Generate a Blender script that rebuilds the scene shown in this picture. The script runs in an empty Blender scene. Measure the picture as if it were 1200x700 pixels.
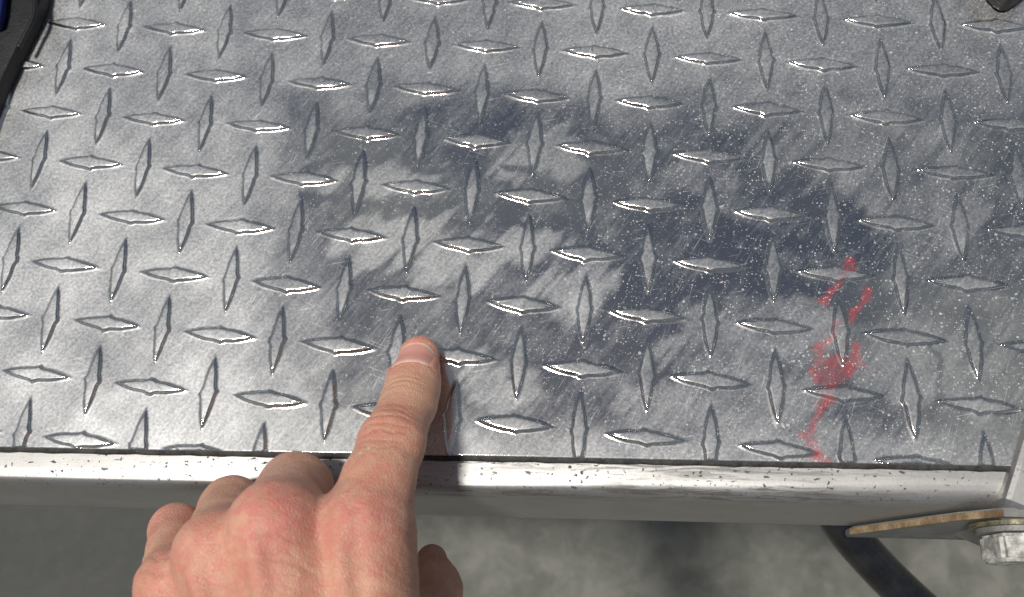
import bpy, bmesh, math, random
import numpy as np
from mathutils import Vector, Matrix
random.seed(7); rng = np.random.default_rng(7)
R = math.radians
sc = bpy.context.scene
col = sc.collection

# ------------------------------------------------------------------ camera, sky, sun, exposure
cam = bpy.data.cameras.new("camera"); cam_o = bpy.data.objects.new("camera", cam); col.objects.link(cam_o)
cam.sensor_width = 36.0; cam.lens = 33.0; cam.clip_start = 0.005; cam.clip_end = 500.0
cam_o.matrix_world = Matrix(((0.9962901925900806, -0.00450924592494123, 0.08593904147711713, 0.02764724),
                             (0.03486568601536871, 0.9341465452045611, -0.35518251086030816, -0.06414713),
                             (-0.07867805340432597, 0.3568611757862497, 0.9308382593817978, 0.32154349),
                             (0, 0, 0, 1)))
cam.dof.use_dof = True; cam.dof.focus_distance = 0.345; cam.dof.aperture_fstop = 13.0
sc.camera = cam_o
SUN = Vector((-0.072, -0.043, 0.321)).normalized()            # direction towards the sun
w = bpy.data.worlds.new("World"); sc.world = w; w.use_nodes = True
nt = w.node_tree; bg = nt.nodes["Background"]
sky = nt.nodes.new("ShaderNodeTexSky"); sky.sky_type = 'NISHITA'; sky.sun_disc = False
sky.sun_elevation = math.asin(SUN.z); sky.sun_rotation = math.atan2(SUN.x, SUN.y)
sky.air_density = 1.0; sky.dust_density = 1.6; sky.ozone_density = 0.0
# broken cloud all over the unseen sky, added to brighten the plate's reflections
tc = nt.nodes.new("ShaderNodeTexCoord"); mp = nt.nodes.new("ShaderNodeMapping"); mp.inputs[1].default_value = (0.35, 0.1, 0.6); mp.inputs[3].default_value = (1, 1, 2.2)
cn = nt.nodes.new("ShaderNodeTexNoise"); cn.inputs['Scale'].default_value = 3.4; cn.inputs['Detail'].default_value = 6.0; cn.inputs['Roughness'].default_value = 0.55; cn.inputs['Distortion'].default_value = 0.5
cr_ = nt.nodes.new("ShaderNodeMapRange"); cr_.interpolation_type = 'SMOOTHSTEP'; cr_.inputs[1].default_value = 0.44; cr_.inputs[2].default_value = 0.66
cm = nt.nodes.new("ShaderNodeMix"); cm.data_type = 'RGBA'; cm.inputs[7].default_value = (6.4, 6.8, 7.3, 1)
nt.links.new(tc.outputs['Generated'], mp.inputs[0]); nt.links.new(mp.outputs[0], cn.inputs['Vector']); nt.links.new(cn.outputs[0], cr_.inputs[0])
nt.links.new(cr_.outputs[0], cm.inputs[0]); nt.links.new(sky.outputs[0], cm.inputs[6]); nt.links.new(cm.outputs[2], bg.inputs[0])
bg.inputs[1].default_value = 0.05
sun = bpy.data.lights.new("sun", 'SUN'); sun.energy = 4.6; sun.angle = R(7.5); sun.color = (1.0, 0.95, 0.88)
sun_o = bpy.data.objects.new("sun", sun); col.objects.link(sun_o)
sun_o.rotation_euler = SUN.to_track_quat('Z', 'Y').to_euler()
sc.view_settings.view_transform = 'Standard'; sc.view_settings.look = 'None'
sc.view_settings.gamma = 1.0; sc.view_settings.use_curve_mapping = False
sc.view_settings.exposure = -0.27

# ------------------------------------------------------------------ helpers
def V(p): return Vector(p) * 0.001                              # millimetres to metres
def link(name, me, m=None, parent=None, smooth=True):
    o = bpy.data.objects.new(name, me); col.objects.link(o)
    if m: me.materials.append(m)
    if parent: o.parent = parent
    if smooth: me.polygons.foreach_set('use_smooth', [True] * len(me.polygons))
    return o
def pydata(name, v, f):
    me = bpy.data.meshes.new(name); me.from_pydata([tuple(x) for x in v], [], [tuple(x) for x in f]); me.update(); return me
def frombm(name, bm):
    me = bpy.data.meshes.new(name); bmesh.ops.recalc_face_normals(bm, faces=bm.faces); bm.to_mesh(me); bm.free(); return me
def tag(o, label=None, cat=None, group=None, kind=None):
    for k, val in (('label', label), ('category', cat), ('group', group), ('kind', kind)):
        if val: o[k] = val
    return o
def attr(me, name, arr):
    a = me.attributes.new(name, 'FLOAT', 'POINT'); a.data.foreach_set('value', np.asarray(arr, np.float32))
def gridmesh(name, X, Y, Z):
    ny, nx = X.shape
    v = np.stack([X.ravel(), Y.ravel(), Z.ravel()], 1).astype(np.float32)
    idx = np.arange(nx * ny).reshape(ny, nx)
    q = np.stack([idx[:-1, :-1], idx[:-1, 1:], idx[1:, 1:], idx[1:, :-1]], -1).reshape(-1, 4)
    return quadmesh(name, v, q)
def quadmesh(name, v, q):
    me = bpy.data.meshes.new(name)
    me.vertices.add(len(v)); me.vertices.foreach_set('co', np.asarray(v, np.float32).ravel())
    me.loops.add(q.size); me.loops.foreach_set('vertex_index', q.astype(np.int32).ravel())
    me.polygons.add(len(q)); me.polygons.foreach_set('loop_start', np.arange(0, q.size, 4, dtype=np.int32))
    me.update(calc_edges=True); me.validate(); return me
def extrude_outline(name, pts, z0, z1, bevel=0.0, seg=3):
    bm = bmesh.new(); vs = [bm.verts.new((p[0], p[1], z0)) for p in pts]; f = bm.faces.new(vs)
    r = bmesh.ops.extrude_face_region(bm, geom=[f]); top = [g for g in r['geom'] if isinstance(g, bmesh.types.BMVert)]
    for t in top: t.co.z = z1
    if bevel:
        bmesh.ops.bevel(bm, geom=[e for e in bm.edges], offset=bevel, segments=seg, affect='EDGES', profile=0.6, clamp_overlap=True)
    return frombm(name, bm)

class N:
    """small node-graph builder"""
    def __init__(s, name):
        s.m = bpy.data.materials.new(name); s.m.use_nodes = True; s.t = s.m.node_tree; s.t.nodes.clear()
        s.out = s.n('OutputMaterial')
    def n(s, typ, **kw):
        x = s.t.nodes.new('ShaderNode' + typ)
        for k, v in kw.items(): setattr(x, k, v)
        return x
    def set(s, sock, v):
        if isinstance(v, bpy.types.NodeSocket): s.t.links.new(v, sock)
        elif v is not None: sock.default_value = v
    def math(s, op, a, b=None, c=None, clamp=False):
        x = s.n('Math', operation=op, use_clamp=clamp); s.set(x.inputs[0], a)
        if b is not None: s.set(x.inputs[1], b)
        if c is not None: s.set(x.inputs[2], c)
        return x.outputs[0]
    def mix(s, f, a, b):
        x = s.n('Mix', data_type='RGBA'); s.set(x.inputs[0], f); s.set(x.inputs[6], a); s.set(x.inputs[7], b); return x.outputs[2]
    def mixf(s, f, a, b):
        x = s.n('Mix', data_type='FLOAT'); s.set(x.inputs[0], f); s.set(x.inputs[2], a); s.set(x.inputs[3], b); return x.outputs[0]
    def ramp(s, v, a, b, lo=0.0, hi=1.0):
        x = s.n('MapRange', interpolation_type='SMOOTHSTEP'); s.set(x.inputs[0], v)
        for i, q in enumerate((a, b, lo, hi)): x.inputs[1 + i].default_value = q
        return x.outputs[0]
    def pos(s): return s.n('NewGeometry').outputs['Position']
    def mapped(s, vec, scale=(1, 1, 1), rot=(0, 0, 0), loc=(0, 0, 0)):
        x = s.n('Mapping'); s.set(x.inputs[0], vec); x.inputs[1].default_value = loc; x.inputs[2].default_value = rot; x.inputs[3].default_value = scale; return x.outputs[0]
    def rotscale(s, vec, ang, scale):
        return s.mapped(s.mapped(vec, rot=(0, 0, ang)), scale=scale)
    def noise(s, vec, scale, detail=2.0, rough=0.5, dist=0.0, color=False):
        x = s.n('TexNoise'); s.set(x.inputs['Vector'], vec); x.inputs['Scale'].default_value = scale
        x.inputs['Detail'].default_value = detail; x.inputs['Roughness'].default_value = rough; x.inputs['Distortion'].default_value = dist
        return x.outputs[1 if color else 0]
    def voro(s, vec, scale, feature='F1', rand=1.0):
        x = s.n('TexVoronoi', feature=feature); s.set(x.inputs['Vector'], vec); x.inputs['Scale'].default_value = scale; x.inputs['Randomness'].default_value = rand
        return x
    def at(s, name): x = s.n('Attribute', attribute_name=name); return x.outputs['Fac']
    def bsdf(s, **kw):
        x = s.n('BsdfPrincipled')
        for k, v in kw.items(): s.set(x.inputs[k.replace('_', ' ')], v)
        return x
    def mixsh(s, f, a, b):
        x = s.n('MixShader'); s.set(x.inputs[0], f); s.t.links.new(a, x.inputs[1]); s.t.links.new(b, x.inputs[2]); return x.outputs[0]
    def bump(s, h, strength=1.0, dist=0.001, normal=None):
        x = s.n('Bump'); s.set(x.inputs['Height'], h); x.inputs['Strength'].default_value = strength; x.inputs['Distance'].default_value = dist
        if normal is not None: s.set(x.inputs['Normal'], normal)
        return x.outputs[0]
    def done(s, sh): s.t.links.new(sh, s.out.inputs[0]); return s.m
    def specks(s, p, scale, rmin, rmax, keep, warp=0.35, pw=3.0):
        """scattered round spots: 1 inside a spot"""
        d = s.noise(p, scale * 2.1, 1.0, color=True)
        v = s.n('VectorMath', operation='MULTIPLY_ADD'); s.set(v.inputs[0], d); v.inputs[1].default_value = (warp / scale,) * 3; s.set(v.inputs[2], p)
        x = s.voro(v.outputs[0], scale)
        sep = s.n('SeparateColor'); s.set(sep.inputs[0], x.outputs['Color'])
        rad = s.mixf(s.math('POWER', sep.outputs[0], pw), rmin, rmax)
        on = s.math('LESS_THAN', sep.outputs[1], keep)
        g = s.math('SUBTRACT', 1.0, s.math('DIVIDE', x.outputs['Distance'], rad), clamp=True)
        return s.math('MULTIPLY', s.ramp(g, 0.0, 0.35), on)

# ------------------------------------------------------------------ materials
def mat_tread():
    g = N('polished_tread_aluminium'); p = g.pos()
    haze, red, dust = g.at('haze'), g.at('red'), g.at('dust')
    # wiping strokes left by a cloth, running up to the right
    wipe = g.noise(g.rotscale(p, R(-52), (55, 420, 200)), 1.0, 4.0, 0.6, 0.6)
    wipe2 = g.noise(g.rotscale(p, R(-47), (30, 1300, 200)), 1.0, 3.0, 0.6, 0.3)
    cloud = g.noise(p, 60.0, 5.0, 0.62, 0.4)
    fine = g.noise(p, 900.0, 3.0, 0.6)
    h = g.math('ADD', haze, g.math('MULTIPLY', g.math('SUBTRACT', cloud, 0.5), 0.55))
    h = g.math('ADD', h, g.math('MULTIPLY', g.math('SUBTRACT', wipe, 0.5), 0.42))
    h = g.math('ADD', h, g.math('MULTIPLY', g.math('SUBTRACT', wipe2, 0.5), g.mixf(haze, 0.16, 0.3)))
    h = g.math('ADD', h, g.math('MULTIPLY', g.math('SUBTRACT', fine, 0.5), g.mixf(haze, 0.12, 0.6)))
    h = g.math('MINIMUM', g.math('MAXIMUM', h, 0.02), 0.97)
    # fine scratches in three directions
    s1 = g.noise(g.rotscale(p, R(20), (40, 2600, 60)), 1.0, 2.0, 0.5)
    s2 = g.noise(g.rotscale(p, R(-58), (45, 3000, 60)), 1.0, 2.0, 0.5)
    s3 = g.noise(g.rotscale(p, R(80), (50, 2800, 60)), 1.0, 2.0, 0.5)
    scr = g.math('ADD', g.math('ADD', s1, s2), s3)
    gate = g.ramp(g.noise(p, 85.0, 2.0, 0.5), 0.42, 0.62)
    s4 = g.noise(g.rotscale(p, R(-12), (70, 2300, 60)), 1.0, 1.0, 0.5); s5 = g.noise(g.rotscale(p, R(-70), (60, 2500, 60)), 1.0, 1.0, 0.5)
    lines = g.math('MAXIMUM', g.math('MAXIMUM', g.ramp(s1, 0.66, 0.72), g.ramp(s2, 0.64, 0.70)), g.math('MAXIMUM', g.ramp(s4, 0.68, 0.74), g.ramp(s5, 0.67, 0.73)))
    h = g.math('MINIMUM', g.math('ADD', h, g.math('MULTIPLY', g.math('MULTIPLY', lines, gate), 0.45)), 0.97)
    wav = g.noise(p, 38.0, 2.0, 0.5)
    hgt = g.math('ADD', g.math('MULTIPLY', scr, 0.010), g.math('MULTIPLY', g.math('MULTIPLY', fine, haze), 0.035))
    hgt = g.math('ADD', hgt, g.math('MULTIPLY', wav, 0.26))
    nrm = g.bump(hgt, 1.0, 0.001)
    clean = g.bsdf(Base_Color=(0.60, 0.59, 0.56, 1), Metallic=1.0, Roughness=g.mixf(fine, 0.05, 0.13), Normal=nrm)
    oxid = g.bsdf(Base_Color=g.mix(g.math('ADD', g.math('MULTIPLY', cloud, 0.55), g.math('MULTIPLY', g.ramp(fine, 0.3, 0.7), 0.45)), (0.31, 0.317, 0.322, 1), (0.68, 0.69, 0.695, 1)), Metallic=0.8, Roughness=g.mixf(fine, 0.46, 0.64), Normal=nrm)
    sh = g.mixsh(h, clean.outputs[0], oxid.outputs[0])
    # red crayon
    rn = g.math('MULTIPLY', red, g.ramp(g.math('ADD', g.math('MULTIPLY', g.noise(p, 260.0, 4.0, 0.6), 0.75), g.math('MULTIPLY', wipe2, 0.5)), 0.34, 0.80))
    redb = g.bsdf(Base_Color=(0.42, 0.03, 0.04, 1), Roughness=0.4)
    sh = g.mixsh(g.math('MULTIPLY', rn, 0.62), sh, redb.outputs[0])
    # pale dried splashes and dust
    a = g.specks(p, 560.0, 0.07, 0.34, 0.58, pw=2.6)
    b = g.specks(g.mapped(p, loc=(0.13, 0.07, 0)), 1250.0, 0.16, 0.48, 0.6)
    c = g.specks(g.mapped(p, loc=(0.3, 0.2, 0)), 260.0, 0.03, 0.17, 0.4, 0.8)
    sp = g.math('MAXIMUM', g.math('MAXIMUM', a, b), c)
    sp = g.math('MULTIPLY', sp, g.math('MULTIPLY', dust, g.ramp(g.noise(p, 130.0, 3.0, 0.6), 0.25, 0.55)))
    dustb = g.bsdf(Base_Color=(0.72, 0.72, 0.71, 1), Roughness=0.8)
    sh = g.mixsh(g.math('MULTIPLY', sp, 0.62), sh, dustb.outputs[0])
    # dark pits, strongest where oxidised
    pit = g.specks(g.mapped(p, scale=(1.0, 0.6, 1.0), loc=(0.5, 0.1, 0)), 620.0, 0.08, 0.36, 0.42, 0.6)
    pit = g.math('MULTIPLY', pit, g.at('pits'))
    pitb = g.bsdf(Base_Color=(0.09, 0.09, 0.085, 1), Metallic=0.4, Roughness=0.7)
    sh = g.mixsh(g.math('MULTIPLY', pit, 0.75), sh, pitb.outputs[0])
    return g.done(sh)

def mat_trim():
    g = N('scuffed_bare_aluminium_trim'); p = g.pos()
    fine = g.noise(p, 700.0, 4.0, 0.65); cl = g.noise(p, 45.0, 4.0, 0.6)
    brush = g.noise(g.mapped(p, scale=(25, 1500, 1500)), 1.0, 3.0, 0.6)
    nrm = g.bump(g.math('ADD', g.math('MULTIPLY', brush, 0.03), g.math('MULTIPLY', fine, 0.04)), 0.8, 0.001)
    base = g.mix(cl, (0.33, 0.328, 0.318, 1), (0.49, 0.485, 0.475, 1))
    b = g.bsdf(Base_Color=base, Metallic=0.9, Roughness=g.mixf(fine, 0.42, 0.58), Normal=nrm)
    pit = g.math('MAXIMUM', g.specks(p, 520.0, 0.07, 0.36, 0.85, 0.9, 1.6), g.specks(g.mapped(p, scale=(0.4, 1, 1), loc=(0.2, 0, 0)), 640.0, 0.08, 0.38, 0.5, 0.9, 1.6))
    pit = g.math('MULTIPLY', pit, g.at('pits'))
    d = g.bsdf(Base_Color=(0.07, 0.065, 0.06, 1), Roughness=0.75)
    sh = g.mixsh(pit, b.outputs[0], d.outputs[0])
    # rubbed black scuff strokes along the rolled edge
    sc_ = g.noise(g.mapped(p, scale=(60, 650, 650)), 1.0, 4.0, 0.65, 0.5)
    sc_ = g.math('MULTIPLY', g.ramp(sc_, 0.47, 0.60), g.at('scuff'))
    sh = g.mixsh(g.math('MULTIPLY', sc_, 0.85), sh, d.outputs[0])
    return g.done(sh)

def mat_simple(name, c1, c2, scale, metallic=0.0, rough=(0.4, 0.6), bump=0.05, detail=4.0, coat=0.0):
    g = N(name); p = g.n('TexCoord').outputs['Object']
    a = g.noise(p, scale, detail, 0.6); f = g.noise(p, scale * 9, 3.0, 0.6)
    b = g.bsdf(Base_Color=g.mix(g.ramp(a, 0.3, 0.7), c1, c2), Metallic=metallic, Roughness=g.mixf(f, *rough),
               Normal=g.bump(g.math('ADD', g.math('MULTIPLY', f, 0.4), a), bump, 0.002), Coat_Weight=coat)
    return g.done(b.outputs[0])

def mat_floor():
    g = N('mottled_concrete'); p = g.pos()
    a = g.noise(p, 22.0, 6.0, 0.62, 0.4); b = g.noise(p, 60.0, 5.0, 0.6); f = g.noise(p, 420.0, 3.0, 0.6)
    c = g.mix(g.ramp(a, 0.32, 0.68), (0.085, 0.088, 0.075, 1), (0.155, 0.155, 0.135, 1))
    c = g.mix(g.math('MULTIPLY', g.ramp(b, 0.55, 0.72), 0.5), c, (0.18, 0.165, 0.15, 1))
    c = g.mix(g.math('MULTIPLY', g.ramp(f, 0.52, 0.68), 0.25), c, (0.05, 0.05, 0.045, 1))
    # darker patch on the left, uneven edge
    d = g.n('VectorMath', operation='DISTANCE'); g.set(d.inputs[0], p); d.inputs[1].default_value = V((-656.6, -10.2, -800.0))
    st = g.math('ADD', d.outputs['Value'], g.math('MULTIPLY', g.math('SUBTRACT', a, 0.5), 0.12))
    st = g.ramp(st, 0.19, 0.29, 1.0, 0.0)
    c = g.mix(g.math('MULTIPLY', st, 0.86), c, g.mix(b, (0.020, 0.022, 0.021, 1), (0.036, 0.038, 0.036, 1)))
    s = g.bsdf(Base_Color=c, Roughness=g.mixf(f, 0.55, 0.85), Normal=g.bump(g.math('ADD', b, g.math('MULTIPLY', f, 0.3)), 0.3, 0.004))
    return g.done(s.outputs[0])

def mat_skin():
    g = N('skin'); p = g.pos()
    n1 = g.noise(p, 70.0, 4.0, 0.6); n2 = g.noise(p, 330.0, 4.0, 0.65); n3 = g.noise(p, 1500.0, 2.0, 0.5)
    base = g.mix(g.ramp(n1, 0.3, 0.7), (0.50, 0.258, 0.172, 1), (0.64, 0.382, 0.262, 1))
    base = g.mix(g.math('MULTIPLY', g.ramp(n2, 0.45, 0.66), 0.55), base, (0.56, 0.22, 0.17, 1))
    base = g.mix(g.math('MULTIPLY', g.at('yellow'), 0.75), base, (0.63, 0.41, 0.27, 1))
    rd = g.math('MULTIPLY', g.at('red'), g.ramp(n2, 0.30, 0.62, 0.30, 0.95))
    base = g.mix(rd, base, (0.60, 0.19, 0.165, 1))
    fr = g.specks(p, 330.0, 0.06, 0.26, 0.34, 0.5)
    base = g.mix(g.math('MULTIPLY', fr, 0.30), base, (0.38, 0.17, 0.10, 1))
    base = g.mix(g.math('MULTIPLY', g.at('crease'), 0.55), base, (0.40, 0.16, 0.12, 1))
    ds = g.specks(g.mapped(p, loc=(0.4, 0.1, 0.2)), 420.0, 0.08, 0.36, 0.35, 0.6)
    base = g.mix(g.math('MULTIPLY', ds, g.math('MULTIPLY', g.at('dust'), 0.6)), base, (0.78, 0.70, 0.66, 1))
    cells = g.voro(g.mapped(p, scale=(1, 0.75, 1)), 1050.0, 'DISTANCE_TO_EDGE').outputs[0]
    lines = g.noise(g.rotscale(p, R(8), (160, 900, 300)), 1.0, 4.0, 0.6, 1.2)
    hgt = g.math('ADD', g.math('MULTIPLY', g.ramp(cells, 0.0, 0.22), 0.10), g.math('MULTIPLY', lines, 0.19))
    hgt = g.math('ADD', hgt, g.math('MULTIPLY', n2, 0.22))
    b = g.bsdf(Base_Color=base, Roughness=g.mixf(n2, 0.42, 0.60), Normal=g.bump(hgt, 1.0, 0.001), Subsurface_Weight=0.35,
               Subsurface_Scale=0.0022, Specular_IOR_Level=0.42)
    b.inputs['Subsurface Radius'].default_value = (1.0, 0.35, 0.2)
    return g.done(b.outputs[0])

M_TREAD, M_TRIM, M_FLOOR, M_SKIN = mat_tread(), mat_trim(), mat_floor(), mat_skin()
M_SEAL = mat_simple('black_joint_sealant', (0.012, 0.012, 0.012, 1), (0.05, 0.048, 0.045, 1), 300, 0, (0.6, 0.85), 0.4)
M_RUST = mat_simple('rusty_steel_edge', (0.12, 0.07, 0.035, 1), (0.36, 0.27, 0.16, 1), 130, 0.15, (0.65, 0.9), 0.5)
M_STEEL = mat_simple('grey_painted_steel', (0.16, 0.16, 0.155, 1), (0.25, 0.25, 0.24, 1), 90, 0.2, (0.5, 0.7), 0.15)
M_ZINC = mat_simple('flaking_white_zinc', (0.20, 0.20, 0.19, 1), (0.72, 0.71, 0.67, 1), 300, 0.3, (0.45, 0.7), 0.4)
M_BRASS = mat_simple('yellow_zinc_plating', (0.10, 0.095, 0.07, 1), (0.30, 0.28, 0.17, 1), 300, 0.6, (0.35, 0.55), 0.2)
M_HOSE = mat_simple('black_rubber_hose', (0.005, 0.005, 0.006, 1), (0.014, 0.014, 0.016, 1), 120, 0, (0.20, 0.36), 0.25, coat=0.3)
M_BLACK = mat_simple('black_moulded_rubber', (0.006, 0.006, 0.007, 1), (0.014, 0.014, 0.015, 1), 90, 0, (0.35, 0.55), 0.2)
M_BLUE = mat_simple('deep_blue_plastic', (0.006, 0.016, 0.11, 1), (0.010, 0.022, 0.15, 1), 60, 0, (0.35, 0.5), 0.08)

# ------------------------------------------------------------------ setting
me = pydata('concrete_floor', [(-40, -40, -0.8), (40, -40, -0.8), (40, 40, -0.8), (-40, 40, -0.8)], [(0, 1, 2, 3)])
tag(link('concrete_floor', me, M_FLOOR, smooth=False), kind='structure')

# ------------------------------------------------------------------ tread plate
def sst(x, a, b):
    t = np.clip((x - a) / (b - a), 0, 1); return t * t * (3 - 2 * t)
def seg_dist(x, y, pts):
    d = np.full(x.shape, 1e9)
    for (ax, ay), (bx, by) in zip(pts[:-1], pts[1:]):
        vx, vy = bx - ax, by - ay; L = vx * vx + vy * vy
        t = np.clip(((x - ax) * vx + (y - ay) * vy) / L, 0, 1)
        d = np.minimum(d, np.hypot(x - ax - t * vx, y - ay - t * vy))
    return d
def vnoise(x, y, scale, seed):
    r = np.random.default_rng(seed).random((64, 64)); u, v = x / scale + 1000.3, y / scale + 1000.7
    i, j = np.floor(u).astype(int), np.floor(v).astype(int); a, b = u - i, v - j; a, b = a * a * (3 - 2 * a), b * b * (3 - 2 * b)
    q = lambda di, dj: r[(i + di) % 64, (j + dj) % 64]
    return (q(0, 0) * (1 - a) + q(1, 0) * a) * (1 - b) + (q(0, 1) * (1 - a) + q(1, 1) * a) * b
XY = lambda pts: [(p[0], p[1]) for p in pts]
# wavy dark reflections painted as low-haze strips: (line in mm on the plate, half width)
DARK_REFL = [
 (XY([(-90.3, 110.5, 0.0), (-83.0, 113.2, 0.0), (-72.2, 119.2, 0.0), (-61.7, 117.6, 0.0), (-52.2, 118.2, 0.0)]), 2.2),
 (XY([(-86.9, 102.6, 0.0), (-78.7, 98.8, 0.0), (-70.5, 101.7, 0.0), (-65.5, 106.2, 0.0)]), 1.9),
 (XY([(-63.6, 94.3, 0.0), (-56.4, 95.8, 0.0), (-49.2, 97.9, 0.0), (-43.2, 99.0, 0.0), (-38.3, 94.6, 0.0), (-33.5, 93.1, 0.0), (-28.1, 96.4, 0.0), (-21.6, 99.3, 0.0)]), 1.9),
 (XY([(-41.5, 112.0, 0.0), (-31.8, 113.9, 0.0), (-24.2, 115.7, 0.0), (-20.3, 118.7, 0.0), (-13.5, 117.9, 0.0)]), 1.5),
 (XY([(-21.1, 89.1, 0.0), (-11.3, 90.5, 0.0), (-3.1, 89.1, 0.0), (5.7, 87.3, 0.0), (13.1, 89.7, 0.0), (20.2, 90.8, 0.0), (26.0, 84.0, 0.0), (35.5, 78.4, 0.0)]), 2.4),
 (XY([(-7.3, 113.3, 0.0), (2.8, 109.5, 0.0), (12.8, 102.4, 0.0), (25.9, 93.3, 0.0)]), 2.2),
 (XY([(60.2, 64.2, 0.0), (72.5, 65.2, 0.0), (87.7, 65.3, 0.0), (105.6, 62.0, 0.0), (127.4, 59.8, 0.0), (147.8, 55.4, 0.0), (163.3, 52.3, 0.0)]), 3.0),
 (XY([(144.9, 43.3, 0.0), (147.7, 31.0, 0.0), (141.6, 15.9, 0.0)]), 1.1),
 (XY([(33.8, 32.8, 0.0), (47.5, 42.5, 0.0), (60.0, 58.8, 0.0)]), 3.5),
 (XY([(25.8, 119.0, 0.0), (42.0, 100.4, 0.0), (45.5, 75.7, 0.0), (41.6, 58.8, 0.0), (26.2, 42.3, 0.0), (14.2, 29.4, 0.0)]), 5.5),
 (XY([(58.1, 100.3, 0.0), (76.6, 88.9, 0.0), (93.2, 80.8, 0.0), (110.0, 79.1, 0.0)]), 4.0),
]
REDS = [
 (XY([(120.7, 73.7, 0.0), (116.5, 67.3, 0.0), (110.7, 59.1, 0.0), (109.6, 56.5, 0.0)]), 1.5),
 (XY([(125.9, 62.4, 0.0), (121.8, 56.5, 0.0), (119.0, 52.0, 0.0)]), 0.9),
 (XY([(112.8, 48.4, 0.0), (108.2, 42.4, 0.0), (105.9, 35.1, 0.0), (105.1, 28.9, 0.0)]), 1.6),
 (XY([(104.9, 30.5, 0.0), (110.4, 30.6, 0.0), (115.4, 31.5, 0.0), (118.4, 36.2, 0.0), (119.6, 39.3, 0.0)]), 2.6),
 (XY([(110.4, 26.9, 0.0), (105.1, 17.7, 0.0), (101.0, 9.4, 0.0), (101.2, 5.0, 0.0), (106.0, 0.7, 0.0)]), 2.2),
 (XY([(106.5, 35.1, 0.0), (113.7, 35.2, 0.0), (118.0, 34.3, 0.0)]), 2.4),
]
def wear_and_refl(x, y):
    """haze (reflections painted in) / red / dust / pits of the sheet at a place on it (mm)"""
    n = vnoise(x, y, 22, 1); n2 = vnoise(x, y, 9, 2); n3 = vnoise(x, y, 4, 3); n4 = vnoise(x, y, 45, 4)
    wob = (n - .5) * 26 + (n2 - .5) * 10
    u_, v_ = x * .62 + y * .78, -x * .78 + y * .62
    wst, wst2 = vnoise(u_ * .09, v_, 3.6, 41), vnoise(u_ * .07 + 9, v_, 1.7, 42)
    left = 1 - sst(x + wob + (y - 60) * 0.22, -122, -50)                # never-polished left end
    back = sst(y + wob * .7 + x * 0.05, 118, 168)                          # and the far part
    h = 0.08 + 0.12 * (n - .5) + 0.10 * (n2 - .5)
    h = np.maximum(h, (0.66 + .35 * (n - .5) + .25 * (n2 - .5)) * left); h = np.maximum(h, (0.52 + .3 * (n4 - .5)) * back)
    # milky polish haze, with bright sky reflections painted into it
    for (cx, cy), rx, ry, a in HAZE_SHEEN:
        q = np.hypot((x - cx) / rx, (y - cy) / ry) + (n2 - .5) * .5 + (n3 - .5) * .2 + (wst - .5) * .75 + (wst2 - .5) * .5
        h = np.maximum(h, a * (1 - sst(q, 0.45, 1.1)))
    low = 1 - sst(y + wob * .35, 4, 22)
    h = np.maximum(h, 0.42 * low)
    wx, wy = x + (n3 - .5) * 4 + (n2 - .5) * 5, y + (n3[::-1] - .5) * 4 if x.ndim == 1 and False else y + (vnoise(x, y, 5, 8) - .5) * 5
    for pts, hw in DARK_REFL:
        d = seg_dist(wx, wy, pts); h = h * (1 - 0.95 * (1 - sst(d, hw * .3, hw * 1.6)))
    red = np.zeros_like(x)
    for pts, hw in REDS:
        d = seg_dist(x + (n3 - .5) * 4 + (vnoise(x, y, 1.6, 12) - .5) * 2, y + (vnoise(x, y, 3, 9) - .5) * 4, pts); red = np.maximum(red, (1 - sst(d, hw * .3, hw * 1.3)) * (.55 + .75 * vnoise(x, y, 5, 13)))
    dust = 0.42 + 0.38 * sst(x + wob, -10, 55); dust = np.maximum(dust, .55 * back); dust *= 0.6 + .8 * n2
    pits = 0.25 * left + 0.95 * (1 - sst(np.hypot((x - PIT[0]) / 30, (y - PIT[1]) / 20) + (n2 - .5), .5, 1.2)) + .2 * back
    return np.clip(h, 0, 1), np.clip(red, 0, 1), np.clip(dust, 0, 1), np.clip(pits, 0, 1)
PIT = (29.0, 165.4, 0.0)
HAZE_SHEEN = [((c[0], c[1]), rx, ry, a) for c, rx, ry, a in [
 ((-53.9, 106.5, 0.0), 26, 12, 0.40), ((-45.2, 80.9, 0.0), 34, 17, .46), ((3.7, 79.1, 0.0), 20, 13, .46), ((16.7, 62.0, 0.0), 26, 14, .46), ((-20.1, 70.4, 0.0), 20, 12, .46),
 ((9.2, 119.1, 0.0), 24, 14, 0.34), ((74.5, 42.7, 0.0), 28, 18, 0.27), ((98.5, 46.1, 0.0), 26, 16, 0.29), ((67.9, 107.5, 0.0), 18, 10, 0.24), ((82.3, 21.0, 0.0), 30, 16, 0.29),
 ((140.9, 34.0, 0.0), 34, 22, 0.27), ((157.7, 99.8, 0.0), 34, 30, 0.29), ((119.4, 118.1, 0.0), 30, 20, 0.29), ((55.9, 17.6, 0.0), 26, 12, 0.29), ((-0.2, 4.6, 0.0), 30, 9, 0.32), ((-3.9, 24.5, 0.0), 24, 12, .34), ((-61.1, 9.6, 0.0), 16, 12, 0.36)]]
def sheet_z(x, y):                                                     # a rolled sheet is never quite flat (mm)
    return 0.10 * (vnoise(x, y, 46, 21) - .5) + 0.05 * (vnoise(x, y, 23, 22) - .5)

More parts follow.
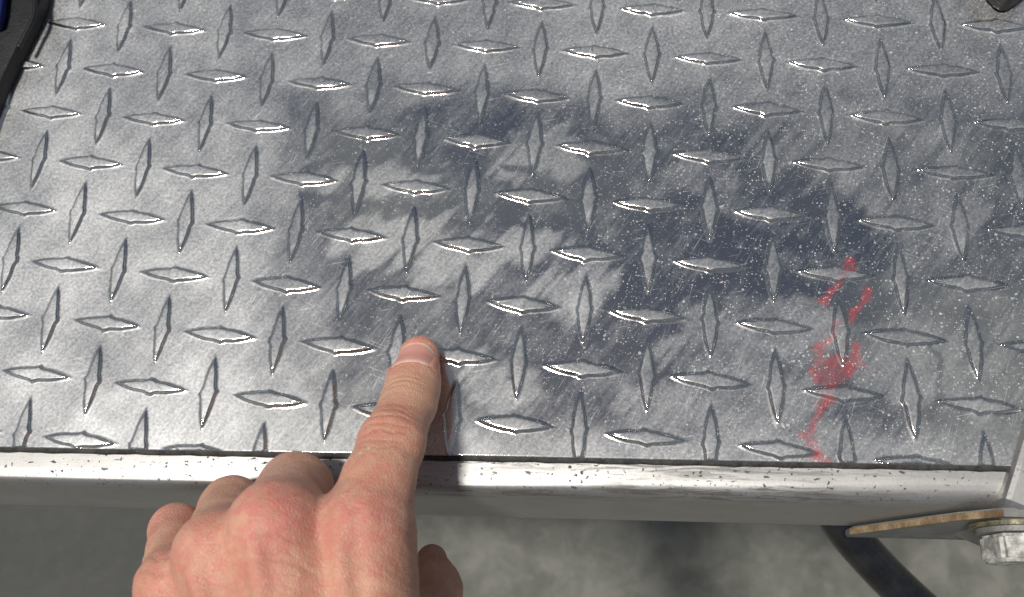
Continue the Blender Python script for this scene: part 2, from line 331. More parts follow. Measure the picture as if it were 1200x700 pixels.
xr = 240.0
xs = np.concatenate([np.linspace(-420, -255, 20), np.arange(-252, 206, 0.6), np.linspace(208, xr, 12)])
ys = np.concatenate([np.arange(0, 212, 0.6), np.linspace(215, 420, 22)])
GX, GY = np.meshgrid(xs, ys)
h_, r_, d_, p_ = wear_and_refl(GX, GY)
GZ = sheet_z(GX, GY)
nx, ny = len(xs), len(ys)
v = np.stack([GX.ravel(), GY.ravel(), GZ.ravel()], 1) / 1000
idx = np.arange(nx * ny).reshape(ny, nx)
q = np.stack([idx[:-1, :-1], idx[:-1, 1:], idx[1:, 1:], idx[1:, :-1]], -1).reshape(-1, 4)
low_v = v[idx[0]].copy(); low_v[:, 2] = -0.0022                      # front cut edge
right_v = v[idx[:, -1]].copy(); right_v[:, 2] = -0.0022
b0 = len(v); fr = np.stack([np.arange(b0, b0 + nx - 1), np.arange(b0 + 1, b0 + nx), idx[0, 1:], idx[0, :-1]], 1)
b1 = b0 + nx; rr = np.stack([np.arange(b1, b1 + ny - 1), np.arange(b1 + 1, b1 + ny), idx[1:, -1], idx[:-1, -1]], 1)
me = quadmesh('deck_plate', np.concatenate([v, low_v, right_v]), np.concatenate([q, fr, rr]))
ext = lambda a: np.concatenate([a.ravel(), a[0], a[:, -1]])
for nm, a in (('haze', h_), ('red', r_), ('dust', d_), ('pits', p_)): attr(me, nm, ext(a))
plate = link('deck_plate', me, M_TREAD)
e = me.attributes.new('sharp_face', 'BOOLEAN', 'FACE'); e.data.foreach_set('value', np.concatenate([np.zeros(len(q), bool), np.ones(len(fr) + len(rr), bool)]))
tag(plate, 'sheet of silver aluminium diamond tread plate with raised lugs and a red crayon mark', 'tread plate')

def lug_mesh(seed):
    rg = np.random.default_rng(seed)
    n = 32; a0, w0 = 12.9 * rg.uniform(.97, 1.03), 2.35 * rg.uniform(.93, 1.07)
    rings = [(-1.1, -0.05), (-0.68, 0.02), (-0.34, 0.12), (-0.06, 0.30), (0.10, 0.66), (0.26, 1.00), (0.42, 1.14), (0.70, 1.22), (1.3, 1.25)]
    nub = rg.uniform(.8, 1.25); sk = rg.uniform(-.6, .6)
    t = np.linspace(-1, 1, n); t = np.sign(t) * np.abs(t) ** 0.85
    wob_ = 1 + np.interp(t, np.linspace(-1, 1, 9), rg.uniform(-.08, .08, 9)); vs = []
    for off, z in rings:
        a = a0 - off * 2.3
        x = t * a
        wd = w0 * (1 - np.abs(t) ** 2.05) * wob_ - off * (1 - 0.55 * np.abs(t) ** 4)
        if off > 0: wd = np.maximum(wd, 0.03)
        else: wd = np.maximum(wd, -off * 0.5 * (1 - t ** 8) + 0.02)
        nb = nub * np.exp(-((x - sk) / 1.15) ** 2) * (1 if off < .3 else .6); nb2 = nub * np.exp(-((x + sk) / 1.15) ** 2) * (1 if off < .3 else .6)
        zz = z * (1.0 - 0.35 * np.abs(t) ** 3) if z > .2 else np.full(n, z)
        up = np.stack([x, wd + nb, zz], 1); dn = np.stack([x, -wd - nb2, zz], 1)
        vs.append((up, dn))
    V_, F_ = [], []
    K = len(rings); ix = {}
    for k in range(K):
        for s in (0, 1):
            for i in range(n):
                ix[k, s, i] = len(V_); V_.append(vs[k][s][i] / 1000)
    for k in range(K - 1):
        for i in range(n - 1):
            F_.append((ix[k, 0, i], ix[k + 1, 0, i], ix[k + 1, 0, i + 1], ix[k, 0, i + 1]))
            F_.append((ix[k, 1, i], ix[k, 1, i + 1], ix[k + 1, 1, i + 1], ix[k + 1, 1, i]))
        F_.append((ix[k, 0, 0], ix[k, 1, 0], ix[k + 1, 1, 0], ix[k + 1, 0, 0]))
        F_.append((ix[k, 0, n - 1], ix[k + 1, 0, n - 1], ix[k + 1, 1, n - 1], ix[k, 1, n - 1]))
    for i in range(n - 1):
        F_.append((ix[K - 1, 0, i], ix[K - 1, 1, i], ix[K - 1, 1, i + 1], ix[K - 1, 0, i + 1]))
    return V_, F_, [k for k in range(K) for s in (0, 1) for i in range(n)]
L0 = np.array((-0.1960132, 0.18501188)); DI = np.array((0.02241521, -0.00195145)); DJ = np.array((-0.0006859, -0.02226827))
for j in range(-4, 10):
    for i in range(-5, 20):
        c = L0 + DI * i + DJ * j
        if not (-0.272 < c[0] < xr / 1000 - .004 and -0.011 < c[1] < 0.258): continue
        ver = (i + j) % 2
        d = DJ if ver else DI
        if ver and c[1] < -0.0105: continue
        if not ver and c[1] < -0.0018: continue
        ang = math.atan2(d[1], d[0]) + random.uniform(-.015, .015)
        V_, F_, RK = lug_mesh(1000 + i * 37 + j * 101)
        bm = bmesh.new(); lay = bm.verts.layers.float.new('ring'); bv = [bm.verts.new(x) for x in V_]
        for x, k in zip(bv, RK): x[lay] = k
        for f in F_: bm.faces.new([bv[k] for k in f])
        z0 = float(sheet_z(np.array([c[0] * 1000]), np.array([c[1] * 1000]))[0]) / 1000
        mw = Matrix.Translation((c[0] + random.uniform(-.0003, .0003), c[1] + random.uniform(-.0003, .0003), z0)) @ Matrix.Rotation(ang, 4, 'Z')
        bmesh.ops.recalc_face_normals(bm, faces=bm.faces)
        if c[1] < 0.0155:                                              # lugs cut through by the edge of the sheet
            loc = mw.inverted() @ Vector((0, 0.00002, 0)); no = mw.inverted().to_3x3() @ Vector((0, -1, 0))
            r = bmesh.ops.bisect_plane(bm, geom=bm.verts[:] + bm.edges[:] + bm.faces[:], plane_co=loc, plane_no=no, clear_outer=True)
            ed = [g for g in r['geom_cut'] if isinstance(g, bmesh.types.BMEdge)]
            vsz = sorted({vv for g in ed for vv in g.verts}, key=lambda q: (mw @ q.co).x)
            if len(vsz) > 3:
                try: bm.faces.new(vsz).smooth = False
                except Exception: pass
        if not bm.faces: bm.free(); continue
        me = bpy.data.meshes.new('tread_lug'); bm.to_mesh(me); bm.free()
        P3 = np.array([tuple(mw @ x.co) for x in me.vertices]) * 1000
        hh, rr_, dd, pp = wear_and_refl(P3[:, 0], P3[:, 1])
        topz = np.array([x.co.z for x in me.vertices]) * 1000; rk = np.array([a.value for a in me.attributes['ring'].data])
        wall = sst(rk, 1.4, 2.6) * (1 - sst(rk, 6.2, 7.2)); hh = np.where(rk > 6.5, np.maximum(hh, .34), hh); hh = hh * (1 - .93 * wall)                     # raised metal is rubbed brighter
        for nm, a in (('haze', hh), ('red', rr_ * np.where(topz > .3, .55, 1)), ('dust', dd * np.where(topz > .2, .4, 1)), ('pits', pp)): attr(me, nm, a)
        o = link('tread_lug', me, M_TREAD, plate); o.matrix_world = mw

# ------------------------------------------------------------------ rolled edge trim
prof = [(30, -2.3), (10, -2.3), (0, -2.3), (-2, -2.3), (-4, -2.3), (-6, -2.35)]
for k in range(1, 11):
    a = math.pi / 2 * k / 10; prof.append((-6.4 - 6.6 * math.sin(a), -2.35 - 7.5 * (1 - math.cos(a))))
prof += [(-13, -14), (-13, -22), (-13, -32), (-13, -44), (-13, -54)]
for k in range(1, 6):
    a = math.pi / 2 * k / 5; prof.append((-10 - 3 * math.cos(a), -56.5 - 3.5 * math.sin(a)))
prof += [(30, -60)]
prof = np.array(prof)
tx = np.concatenate([np.linspace(-420, -260, 6), np.arange(-255, 172, 2.0), [172]])
TX, TK = np.meshgrid(tx, np.arange(len(prof)))
TY = np.where((TK >= 6) & (TK <= 15), -13 + (prof[TK, 0] + 13) * (0.55 + .65 * sst(TX, -60, 150)), prof[TK, 0])
TY = np.where(TK < 6, prof[TK, 0], TY) + 0.25 * (vnoise(TX, TK * 8.0, 60, 31) - .5); TZ = prof[TK, 1] + 0.25 * (vnoise(TX, TK * 8.0, 50, 32) - .5)
me = gridmesh('edge_trim', TX / 1000, TY / 1000, TZ / 1000); me.flip_normals()
top = (TK < 11); tn = vnoise(TX, TY, 12, 33)
attr(me, 'pits', (np.where(TK < 12, 1.0, .12) * np.clip(0.55 + 0.8 * tn, 0, 1)).ravel())
sc_w = np.exp(-((TK - 10.0) / 2.6) ** 2) * (.25 + .75 * sst(TX, -60, -10) * (1 - sst(TX, 95, 150))) + np.exp(-((TK - 7.0) / 3) ** 2) * sst(TX, 20, 45) * (1 - sst(TX, 80, 120)) * .6
sc_w = sc_w + np.exp(-((TK - 2.6) / 1.6) ** 2) * sst(TX, -45, -15) * (1 - sst(TX, 120, 160)) * .75
attr(me, 'scuff', np.clip(sc_w, 0, 1).ravel())
trim = link('edge_trim', me, M_TRIM)
tag(trim, 'long silver rolled metal edge along the front of the tread plate, pitted and scuffed', 'edge trim')
sv = []
for x in np.arange(-420, 172.1, 4.0):
    o1 = 0.25 * math.sin(x * .31) + 0.2 * math.sin(x * .87 + 1)
    sv.append([(x, 0.25, -1.0), (x, -0.5 , -0.9), (x, -1.15 + o1 * .3, -1.15), (x, -1.5 + o1 * .5, -2.0), (x, -1.5 + o1 * .5, -2.5)])
sv = np.array(sv); me = gridmesh('joint_sealant', sv[:, :, 0].T / 1000, sv[:, :, 1].T / 1000, sv[:, :, 2].T / 1000); me.flip_normals()
link('joint_sealant', me, M_SEAL, trim)

# ------------------------------------------------------------------ bracket at the right end: gusset, side rail, bolt
g0 = bpy.data.objects.new('corner_bracket', None); col.objects.link(g0); g0.location = V((165, -16, -60))
tag(g0, 'steel bracket with rusty edge and side rail at the right end of the trim', 'bracket')
bpy.context.view_layer.update()
def child(name, me, m, parent, smooth=False):
    o = link(name, me, m, parent, smooth); o.matrix_parent_inverse = Matrix.Translation(-Vector(parent.location)); return o
A_, B_ = Vector((128.5, 0, -47.5)), Vector((158, 0, 3))
yb, yf = -13.6, -16.6
def prism_y(pts, y0, y1):                                              # outline in x,z swept along y
    n = len(pts); v = [(p[0] / 1000, y0 / 1000, p[1] / 1000) for p in pts] + [(p[0] / 1000, y1 / 1000, p[1] / 1000) for p in pts]
    f = [tuple(range(n))[::-1], tuple(range(n, 2 * n))] + [(i, (i + 1) % n, n + (i + 1) % n, n + i) for i in range(n)]
    bm = bmesh.new(); bv = [bm.verts.new(x) for x in v]
    for q_ in f: bm.faces.new([bv[k] for k in q_])
    return bm
gus = [(126, -62), (200, -62), (200, 3), (160, 1.5), (150, -10), (138, -31), (126, -52)]
bm = prism_y(gus, yf, yb - .2); bmesh.ops.bevel(bm, geom=bm.edges[:], offset=.0005, segments=2, affect='EDGES')
child('gusset_plate', frombm('gusset_plate', bm), M_STEEL, g0)
edge = [(125.5, -52.5), (137.6, -31), (149.6, -9.6), (159.6, 2.2), (159.6, 3.2), (149, -8.6), (137, -30), (125, -51.5)]
bm = prism_y(edge, yf - .25, yb - 1.0); child('rusty_edge', frombm('rusty_edge', bm), M_RUST, g0)
# bright side rail: rounded bar running back along the right end of the sheet
c0, c1 = V((165.4, 0.4, 0.0)), V((173.8, 20.0, 0.0))
dirv = (c1 - c0); dirv.z = 0; dirv.normalize(); nrmv = Vector((dirv.y, -dirv.x, 0))
rp = [(0.2, -40), (0.0, -2), (0.15, 1.0), (0.9, 2.6), (2.4, 3.2), (14, 3.2), (24, 3.2), (24, -40)]
st_ = [-.0175, -.0155, -.012, 0.0, .02, .06, .12, .22]
rv = []
for s in st_:
    drop = 0.0 if s > -.0115 else (-(s + .0115)) * 1.0
    for a, z in rp:
        pt = c0 + dirv * s + nrmv * ((a + (0.0 if s > -.013 else 1.2)) / 1000); rv.append((pt.x, pt.y, z / 1000 - drop))
n = len(rp); rf = [(k * n + i, k * n + (i + 1) % n, (k + 1) * n + (i + 1) % n, (k + 1) * n + i) for k in range(len(st_) - 1) for i in range(n)] + [tuple(range(n)), tuple(range((len(st_) - 1) * n, len(st_) * n))[::-1]]
bm = bmesh.new(); bv = [bm.verts.new(x) for x in rv]
for q_ in rf: bm.faces.new([bv[k] for k in q_])
me = frombm('side_rail', bm); attr(me, 'pits', np.full(len(me.vertices), .5)); attr(me, 'scuff', np.zeros(len(me.vertices)))
child('side_rail', me, M_TRIM, g0)
# bolt, axis towards the viewer
BC = (169.0, -12.5)                                                     # x, z of its axis
def disc_y(r, y0, y1, seg=40, bev=.0006, nsides=None, rot=0):
    bm = prism_y([(BC[0] + r * math.cos(2 * math.pi * k / seg + rot), BC[1] + r * math.sin(2 * math.pi * k / seg + rot)) for k in range(seg)], y0, y1)
    bmesh.ops.bevel(bm, geom=bm.edges[:], offset=bev, segments=2, affect='EDGES', clamp_overlap=True); return bm
bolt = bpy.data.objects.new('hex_bolt', None); col.objects.link(bolt); bolt.location = V((BC[0], -18, BC[1])); bolt.parent = g0
bolt.matrix_parent_inverse = Matrix.Translation(-Vector(g0.location))
def bchild(name, bm, m):
    o = link(name, frombm(name, bm), m, bolt, False); o.matrix_parent_inverse = Matrix.Translation(-V((BC[0], -18, BC[1]))); return o
bchild('washer', disc_y(14.5, -18.8, -17.4, bev=.0004), M_BRASS)
bchild('lock_washer', disc_y(12.4, -20.6, -18.9), M_STEEL)
bchild('bolt_head', disc_y(11.8, -30.0, -21.0, 6, .0012, rot=R(14)), M_ZINC)

# ------------------------------------------------------------------ black hose below the trim
hp = [Vector(x) for x in ((120.3, 9.6, -80.0), (131.7, -7.0, -90.0), (144.7, -20.8, -98.0), (162.1, -36.3, -106.0), (188.8, -56.2, -118.0), (228.6, -84.1, -140.0))]
def tube(pts, r, seg=24, sub=8):
    cr = []
    P_ = [pts[0]] + pts + [pts[-1]]
    for k in range(1, len(P_) - 2):
        for s in range(sub):
            t = s / sub; p0, p1, p2, p3 = P_[k - 1], P_[k], P_[k + 1], P_[k + 2]
            cr.append(0.5 * ((2 * p1) + (p2 - p0) * t + (2 * p0 - 5 * p1 + 4 * p2 - p3) * t * t + (3 * p1 - p0 - 3 * p2 + p3) * t ** 3))
    cr.append(pts[-1]); v = []
    for k, c in enumerate(cr):
        tg = (cr[min(k + 1, len(cr) - 1)] - cr[max(k - 1, 0)]).normalized(); a = tg.cross(Vector((0, 0, 1))).normalized(); b = tg.cross(a)
        for s in range(seg): an = 2 * math.pi * s / seg; v.append((c + a * math.cos(an) * r + b * math.sin(an) * r) / 1000)
    f = [(k * seg + s, k * seg + (s + 1) % seg, (k + 1) * seg + (s + 1) % seg, (k + 1) * seg + s) for k in range(len(cr) - 1) for s in range(seg)]
    f += [tuple(range(seg))[::-1], tuple(range((len(cr) - 1) * seg, len(cr) * seg))]
    bm = bmesh.new(); bv = [bm.verts.new(x) for x in v]
    for q_ in f: bm.faces.new([bv[k] for k in q_])
    return bm
tag(link('rubber_hose', frombm('rubber_hose', tube(hp, 8.2)), M_HOSE), 'thick black rubber hose curving down from under the metal trim', 'hose')

# ------------------------------------------------------------------ black rubber things standing on the far corners of the plate
o = [(-211.7, 208.8, 4.0), (-209.6, 194.1, 4.0), (-210.9, 184.3, 4.0), (-214.2, 168.6, 4.0), (-217.4, 151.7, 4.0), (-219.7, 127.1, 4.0), (-243.2, 123.4, 4.0), (-283.1, 170.1, 4.0), (-287.1, 225.4, 4.0), (-222.7, 228.0, 4.0)]
root = link('equipment_foot', extrude_outline('equipment_foot', [(p[0] / 1000, p[1] / 1000) for p in o], .0002, .008, .0014, 3), M_BLACK)
tag(root, 'black moulded rubber foot with a blue side standing on the far left corner', 'equipment foot')
rid = [Vector(x) for x in ((-215.2, 209.3, 9.0), (-211.6, 193.3, 9.0), (-209.6, 183.1, 9.0), (-211.1, 174.4, 9.0), (-212.7, 166.7, 9.0))]
link('ridge', frombm('ridge', tube(rid, 1.0, 12)), M_BLACK, root)
o = [(-229.4, 219.2, 12.0), (-223.2, 191.7, 12.0), (-221.9, 182.8, 12.0), (-221.7, 175.9, 12.0), (-235.5, 171.9, 12.0), (-258.0, 199.0, 12.0), (-247.0, 217.0, 12.0)]
link('blue_panel', extrude_outline('blue_panel', [(p[0] / 1000, p[1] / 1000) for p in o], .0084, .0135, .0015, 3), M_BLUE, root)
o = [(181.3, 197.0, 5.0), (183.1, 186.1, 5.0), (185.4, 182.0, 5.0), (187.4, 180.5, 5.0), (190.0, 180.6, 5.0), (194.3, 183.8, 5.0), (199.6, 189.0, 5.0), (202.1, 200.5, 5.0)]
r2 = link('rubber_bumper', extrude_outline('rubber_bumper', [(p[0] / 1000, p[1] / 1000) for p in o], .0012, .014, .003, 4), M_BLACK)
tag(r2, 'small rounded black rubber tip lying at the far right edge of the plate', 'rubber bumper')

# ------------------------------------------------------------------ the hand (distances in mm)
import openvdb
A = lambda p: np.array(p, float)
def cap(a, b, ra, rb, up=None, fl=1.0): return (A(a), A(b), ra, rb, None if up is None else A(up) / np.linalg.norm(up), fl)
def d_cap(p, c):
    a, b, ra, rb, up, fl = c
    ab = b - a; L = ab @ ab; ap = p - a
    t = np.clip((ap @ ab) / L, 0, 1)
    q = ap - t[:, None] * ab
    if up is not None:
        k = q @ up; q = q + (k * (1 / fl - 1))[:, None] * up
    return np.sqrt((q * q).sum(1)) - (ra + t * (rb - ra))
def smin(a, b, k):
    h = np.clip(0.5 + 0.5 * (b - a) / k, 0, 1); return b + (a - b) * h - k * h * (1 - h)
UP = (-0.18, -0.05, 1)
iT, iD, iI, iM = A((-33.8, 32.7, 7.2)), A((-33.5, 13.5, 20.0)), A((-35.3, -2.9, 33.0)), A((-39.2, -31.7, 46.0))
mM, mP, mD, mT = A((-62.9, -32.2, 53.0)), A((-69.1, -16.0, 19.0)), A((-78.8, -23.0, -8.0)), A((-79.7, -34.9, 0.0))
rM, rP, rD, rT = A((-81.2, -39.6, 46.0)), A((-92.8, -21.8, 10.0)), A((-102.5, -29.5, -16.0)), A((-99.4, -43.3, -8.0))
pM, pP, pD, pT = A((-97.0, -48.9, 36.0)), A((-112.3, -28.7, 7.0)), A((-118.4, -36.1, -14.0)), A((-110.9, -47.9, -8.0))
wr = A((-49.8, -102.8, 44.0)); wi, wp = wr + A((17, 6, 4)), wr + A((-19, 0, -4)); el = wr + (wr - (iM + mM + rM) / 3) * 1.6 + A((0, 0, -10))
fingers = [
 ([cap(iT + A((0, 1.0, -.6)), iT * .35 + iD * .65, 7.4, 9.1, UP, .9), cap(iT * .45 + iD * .55, iD, 8.9, 9.0), cap(iD, iI, 9.0, 10.2, UP, .97), cap(iI, iI * .5 + iM * .5, 10.3, 11.0), cap(iI * .5 + iM * .5, iM, 11.0, 12.4)], 3.0),
 ([cap(mM, mP, 12.5, 12.0), cap(mP, mD, 11.6, 9.5), cap(mD, mT, 9.5, 8)], 3.0),
 ([cap(rM, rP, 12, 10.8), cap(rP, rD, 10.6, 9), cap(rD, rT, 9, 8)], 3.0),
 ([cap(pM, pP, 10.8, 8.6), cap(pP, pD, 8.6, 7.8), cap(pD, pT, 7.8, 7)], 3.0),
]
tT, tB, tI, tM = A((-26.7, -34.6, -6.0)), A((-25.1, -44.3, -2.0)), A((-24.8, -59.2, 6.0)), A((-32.3, -80.0, 22.0))
thumb = [cap(tT, tB, 5.2, 9.0), cap(tB, tI, 9.4, 10.2), cap(tI, tM, 10.5, 12.5), cap(tM, wi + A((2, 2, -8)), 13, 14)]
dn = A((3, 0, -9))
palm = [cap(iM, wi, 12.2, 13), cap(mM, wr + A((6, 3, 3)), 12.4, 13), cap(rM, wr + A((-6, 1, 1)), 11.8, 13), cap(pM, wp, 10.6, 12.5),
        cap(iM + dn, wi + dn, 11, 12), cap(mM + dn, wr + dn, 11, 13), cap(rM + dn, wp + dn, 11, 12),
        cap(wi, el + A((20, 0, 0)), 14.5, 22), cap(wp, el + A((-20, 0, 0)), 14.5, 22), cap(wr, el, 16, 24)]
web = [cap(iM + A((2, -14, -8)), tI + A((-6, 0, 4)), 7, 9)]
tend = [cap(iM + A((-3, -6, 11.6)), iM * .35 + wi * .65 + A((0, 0, 11.0)), 2.2, 1.5), cap(mM + A((-1, -6, 11.4)), mM * .35 + wr * .65 + A((0, 0, 11.5)), 2.3, 1.5), cap(rM + A((-2, -6, 10.9)), rM * .35 + wr * .65 + A((-3, 0, 11.2)), 2.0, 1.4), cap(pM + A((-1, -6, 9.6)), pM * .4 + wp * .6 + A((0, 0, 10.4)), 1.7, 1.3)]
knk = [(iM + A((-1.5, 1, 5.8)), 7.0), (mM + A((-1, 1, 5.4)), 7.0), (rM + A((-1, 1, 5.0)), 6.6), (pM + A((-1, 1, 4.6)), 5.8)]
def sdf(p):
    P_ = d_cap(p, palm[0])
    for c in palm[1:]: P_ = smin(P_, d_cap(p, c), 7.0)
    for c in web: P_ = smin(P_, d_cap(p, c), 8.0)
    for c in tend: P_ = smin(P_, d_cap(p, c), 2.6)
    for c, r in knk: P_ = smin(P_, np.sqrt(((p - c) ** 2).sum(1)) - r, 5.0)
    out = None
    for ch, k in fingers + [(thumb, 4.0)]:
        F = d_cap(p, ch[0])
        for c in ch[1:]: F = smin(F, d_cap(p, c), k)
        B = smin(P_, F, 5.0)
        out = B if out is None else smin(out, B, 0.7)
    return out
allp = np.concatenate([np.stack([c[0], c[1]]) for grp in [palm, thumb, web] + [f for f, _ in fingers] for c in grp])
lo, hi = allp.min(0) - 16, allp.max(0) + 16
lo[1] = max(lo[1], -235)
VX = 0.75
# evaluate only near the surface: coarse pass picks blocks
nb = np.ceil((hi - lo) / (VX * 8)).astype(int)
arr = np.full(tuple(nb * 8), 4.0, np.float32)
ci = np.stack(np.meshgrid(*[np.arange(k) for k in nb], indexing='ij'), -1).reshape(-1, 3)
cc = lo + (ci * 8 + 3.5) * VX
cd = sdf(cc); lim = VX * 8 * 0.95 + 2.5
arr = arr.reshape(nb[0], 8, nb[1], 8, nb[2], 8)
for k in np.nonzero(cd < -lim)[0]: i, j, l = ci[k]; arr[i, :, j, :, l, :] = -4.0
near = np.nonzero(np.abs(cd) <= lim)[0]
off = np.stack(np.meshgrid(*[np.arange(8)] * 3, indexing='ij'), -1).reshape(-1, 3)
for s in range(0, len(near), 400):
    kk = near[s:s + 400]
    pts = lo + ((ci[kk] * 8)[:, None, :] + off[None]) * VX
    dv = np.clip(sdf(pts.reshape(-1, 3)), -4, 4).astype(np.float32).reshape(len(kk), 8, 8, 8)
    for n_, k in enumerate(kk): i, j, l = ci[k]; arr[i, :, j, :, l, :] = dv[n_]
arr = arr.reshape(tuple(nb * 8))
arr[:, 0, :] = 4.0
gr = openvdb.FloatGrid(4.0); gr.copyFromArray(arr)
hv, hq = gr.convertToQuads(0.0)
hv = lo + np.asarray(hv, float) * VX; hq = np.asarray(hq)
def grad(p, e=.15):
    g = np.stack([sdf(p + A(d) * e) - sdf(p - A(d) * e) for d in ((1, 0, 0), (0, 1, 0), (0, 0, 1))], 1)
    return g / (np.linalg.norm(g, axis=1, keepdims=True) + 1e-9)
ok = hv[:, 1] > lo[1] + 2
for _ in range(2):
    hv[ok] -= grad(hv[ok]) * sdf(hv[ok])[:, None]
nrm = grad(hv)
# --- creases, wrinkles, veins: displacement along the normal, with masks for colour
disp = np.zeros(len(hv)); crease = np.zeros(len(hv)); redm = np.zeros(len(hv)); yel = np.zeros(len(hv)); dst = np.zeros(len(hv))
def frame(a, b, up):
    ax = (b - a) / np.linalg.norm(b - a); u = up - (up @ ax) * ax; u /= np.linalg.norm(u); return ax, u, np.cross(ax, u)
def vn3(p, s, seed): return vnoise(p[:, 0] + p[:, 2] * .6, p[:, 1] - p[:, 2] * .4, s, seed)
def groove(c, ax, u, sd, s0, bow, w, depth, half, seed):
    """a crease across a finger at s0 mm along ax from c, bowed; only on the back"""
    global disp, crease
    q = hv - c; s = q @ ax; t = q @ sd; hgt = q @ u
    wv = (vn3(hv, 3.0, seed) - .5) * 1.3
    d = s - s0 - bow * (1 - (t / half) ** 2) - wv
    m = np.exp(-(d / w) ** 2) * (hgt > -1) * (1 - sst(np.abs(t), half * .75, half * 1.05)) * (0.55 + .6 * vn3(hv, 2.2, seed + 50))
    disp -= depth * m; crease = np.maximum(crease, m)
ax, u, sd = frame(iI, iT, A(UP))
for s0, bow, w_, dp, half in ((-7.0, -1.8, .45, .28, 8), (-4.2, -1.4, .5, .42, 9), (-1.8, -.7, .45, .40, 9.5), (0.8, .4, .55, .5, 9.5), (3.2, 1.6, .45, .40, 9), (5.6, 2.4, .45, .3, 8), (-9.6, -2.4, .4, .18, 7)):
    groove(iI, ax, u, sd, s0, bow, w_, dp, half, int(100 + s0 * 3))
ax, u, sd = frame(iD, iT, A(UP))
for s0, bow, w_, dp, half in ((-3.0, 0.5, .4, .22, 8), (-0.4, .8, .45, .36, 8.6), (1.6, 1.0, .4, .22, 8)):
    groove(iD, ax, u, sd, s0, bow, w_, dp, half, int(200 + s0 * 3))
q = hv - iI; fing = np.exp(-(np.linalg.norm(hv - iI, axis=1) / 12) ** 2)
redm = np.maximum(redm, .55 * fing)
redm = np.maximum(redm, .9 * np.exp(-(np.linalg.norm(hv - iT - A((0, 3, 0)), axis=1) / 10.5) ** 2))
yel = np.maximum(yel, .9 * np.exp(-(np.linalg.norm(hv - iD - A((0, -1, 5)), axis=1) / 9) ** 4))
for c, r_k, a in ((iM, 17, .62), (mM, 17, .8), (rM, 15, .62), (pM, 13, .5), (pP, 13, .5), (mP, 12, .25)):
    redm = np.maximum(redm, a * np.exp(-(np.linalg.norm(hv - c - A((0, 0, 6)), axis=1) / r_k) ** 2) * (.7 + .6 * vn3(hv, 9, 61)))
dst = np.exp(-(np.linalg.norm(hv - (iI * .8 + iM * .2) - A((0, 0, 9)), axis=1) / 11) ** 2)
# soft valleys between the tendons, skin folds behind the knuckles
disp -= 0.5 * np.exp(-((seg_dist(hv[:, 0], hv[:, 1], [tuple((iM * .8 + mM * .2 + A((6, 4, 0)))[:2]), tuple((iM * .6 + wi * .4 + A((3, 0, 0)))[:2])])) / 2.4) ** 2) * (nrm[:, 2] > .3)
disp += (vn3(hv, 5.0, 71) - .5) * .32 + (vn3(hv, 2.0, 72) - .5) * .14
bk = (hv[:, 1] < -30)
wr_l = np.sin((hv[:, 1] * .85 + hv[:, 0] * .55 + (vn3(hv, 8, 73) - .5) * 9) * 1.5) * .09
disp += np.where(bk, wr_l * sst(-hv[:, 1], 34, 48), 0) * (vn3(hv, 14, 74))
for k_, (pa, pb, pc) in enumerate(((((-62.8, -40.7, 50.0)), ((-55.9, -39.0, 52.0)), ((-49.6, -42.6, 52.0))), (((-63.4, -43.7, 50.0)), ((-55.1, -42.0, 52.0)), ((-47.7, -46.2, 52.0))), (((-62.5, -37.1, 50.0)), ((-56.8, -35.7, 52.0)), ((-51.5, -38.2, 52.0))), (((-105.8, -39.9, 30.0)), ((-99.6, -41.9, 34.0)), ((-93.1, -40.3, 38.0))), (((-106.0, -43.3, 30.0)), ((-99.0, -45.4, 34.0)), ((-91.5, -43.5, 38.0))))):
    d_ = seg_dist(hv[:, 0] + (vn3(hv, 4, 90 + k_) - .5) * 3, hv[:, 1] + (vn3(hv, 4, 95 + k_) - .5) * 3, [pa[:2], pb[:2], pc[:2]])
    m_ = np.exp(-(d_ / .55) ** 2) * (nrm[:, 2] > .2); disp -= .22 * m_; crease = np.maximum(crease, .55 * m_)
# nail bed groove
nax, nu, nsd = frame(iD, iT, A((-0.10, 0.0, 1)))
NB = iT * .44 + iD * .56                                              # middle of the nail's root
ql = hv - NB; ls, lt, lu = ql @ nax, ql @ nsd, ql @ nu
NW = 7.5; NL = 15.0
inside = (1 - sst(np.abs(lt), NW - .8, NW + .1)) * sst(ls, -.6, .2) * (lu > 0)
disp -= .75 * inside * (1 - sst(ls, NL - 3, NL))
rim = np.exp(-((np.abs(lt) - NW - .5) / .8) ** 2) * sst(ls, -1, 1) * (1 - sst(ls, 8, 11)) * (lu > 0) + np.exp(-((ls + .7) / .7) ** 2) * (1 - sst(np.abs(lt), NW - 1, NW + .5)) * (lu > 0)
disp += .42 * rim; redm = np.maximum(redm, .6 * rim)
hv2 = hv + nrm * disp[:, None]
me = quadmesh('hand', hv2 / 1000, hq[:, ::-1] if False else hq)
for nm, a in (('crease', crease), ('red', redm), ('yellow', yel), ('dust', dst)): attr(me, nm, np.clip(a, 0, 1))
hand = link('hand', me, M_SKIN)
tag(hand, 'left hand pressing its index finger on the tread plate, other fingers curled under', 'hand')
print('HAND', len(hv), 'normal check', float((nrm[:, 2] * 0).sum()))
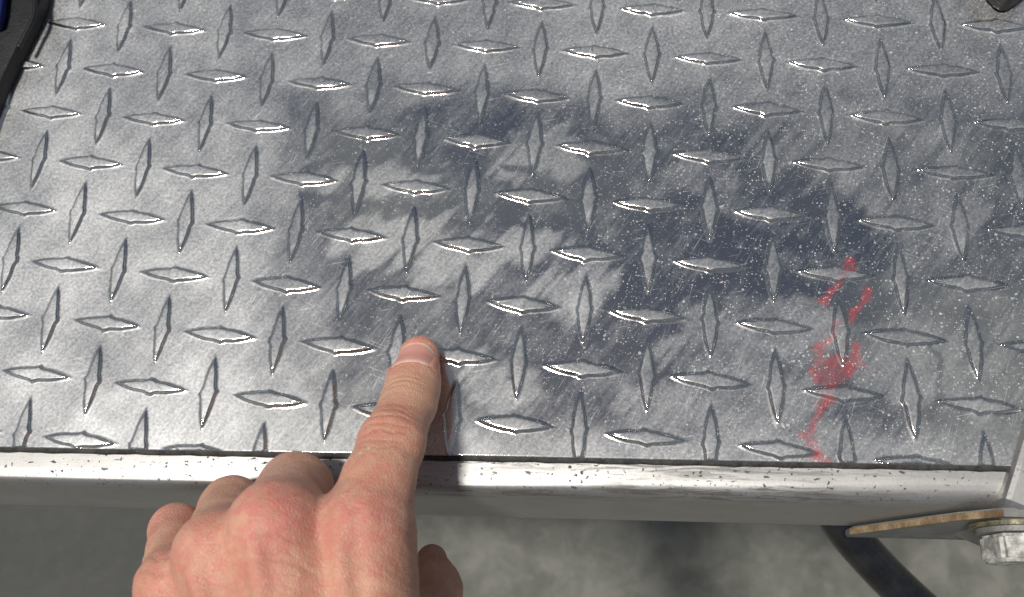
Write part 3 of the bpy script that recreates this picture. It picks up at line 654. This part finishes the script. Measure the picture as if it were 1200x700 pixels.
# nail
def mat_nail():
    g = N('fingernail'); p = g.pos(); t = g.at('along')
    n = g.noise(g.rotscale(p, R(14), (1500, 120, 200)), 1.0, 3.0, 0.5)
    c = g.mix(g.ramp(t, 0.02, 0.24), (0.80, 0.63, 0.57, 1), (0.66, 0.31, 0.245, 1))
    c = g.mix(g.ramp(t, 0.84, 0.93), c, (0.70, 0.56, 0.46, 1))
    b = g.bsdf(Base_Color=c, Roughness=0.36, Subsurface_Weight=0.15, Subsurface_Scale=0.0015, Normal=g.bump(g.math('MULTIPLY', n, .03), 1.0, .001))
    b.inputs['Subsurface Radius'].default_value = (1.0, 0.4, 0.25); return g.done(b.outputs[0])
nn, mm_ = 22, 26
S_, T_ = np.meshgrid(np.linspace(0, 1, mm_), np.linspace(-1, 1, nn), indexing='ij')
wl = NW * (0.90 + .10 * np.sin(np.pi * np.clip(S_ * 1.2, 0, 1)))
sl = -1.0 * (1 - T_ ** 2) * (1 - S_) * .6 + S_ * (NL - 2.6 * T_ ** 2) - .2
pts = NB + sl[..., None] * nax + (T_ * wl)[..., None] * nsd + 9.0 * nu
pf = pts.reshape(-1, 3)
for _ in range(40): pf = pf - sdf(pf)[:, None] * nu * .8
edge_ = np.maximum(np.abs(T_) ** 6, (1 - S_) ** 10)
liftv = (-.28 - .35 * edge_).ravel()
pf = pf + nu * liftv[:, None]
pf2 = pf - nu * .5
vv = np.concatenate([pf, pf2]) / 1000
idn = np.arange(nn * mm_).reshape(mm_, nn); qt = np.stack([idn[:-1, :-1], idn[:-1, 1:], idn[1:, 1:], idn[1:, :-1]], -1).reshape(-1, 4)
tip_ = np.stack([idn[-1, :-1], idn[-1, 1:], idn[-1, 1:] + nn * mm_, idn[-1, :-1] + nn * mm_], 1)
bm = bmesh.new(); bv = [bm.verts.new(x) for x in vv]
for q_ in np.concatenate([qt, qt[:, ::-1] + nn * mm_, tip_]): bm.faces.new([bv[k] for k in q_])
me = frombm('fingernail', bm); attr(me, 'along', np.concatenate([S_.ravel()] * 2))
link('fingernail', me, mat_nail(), hand)
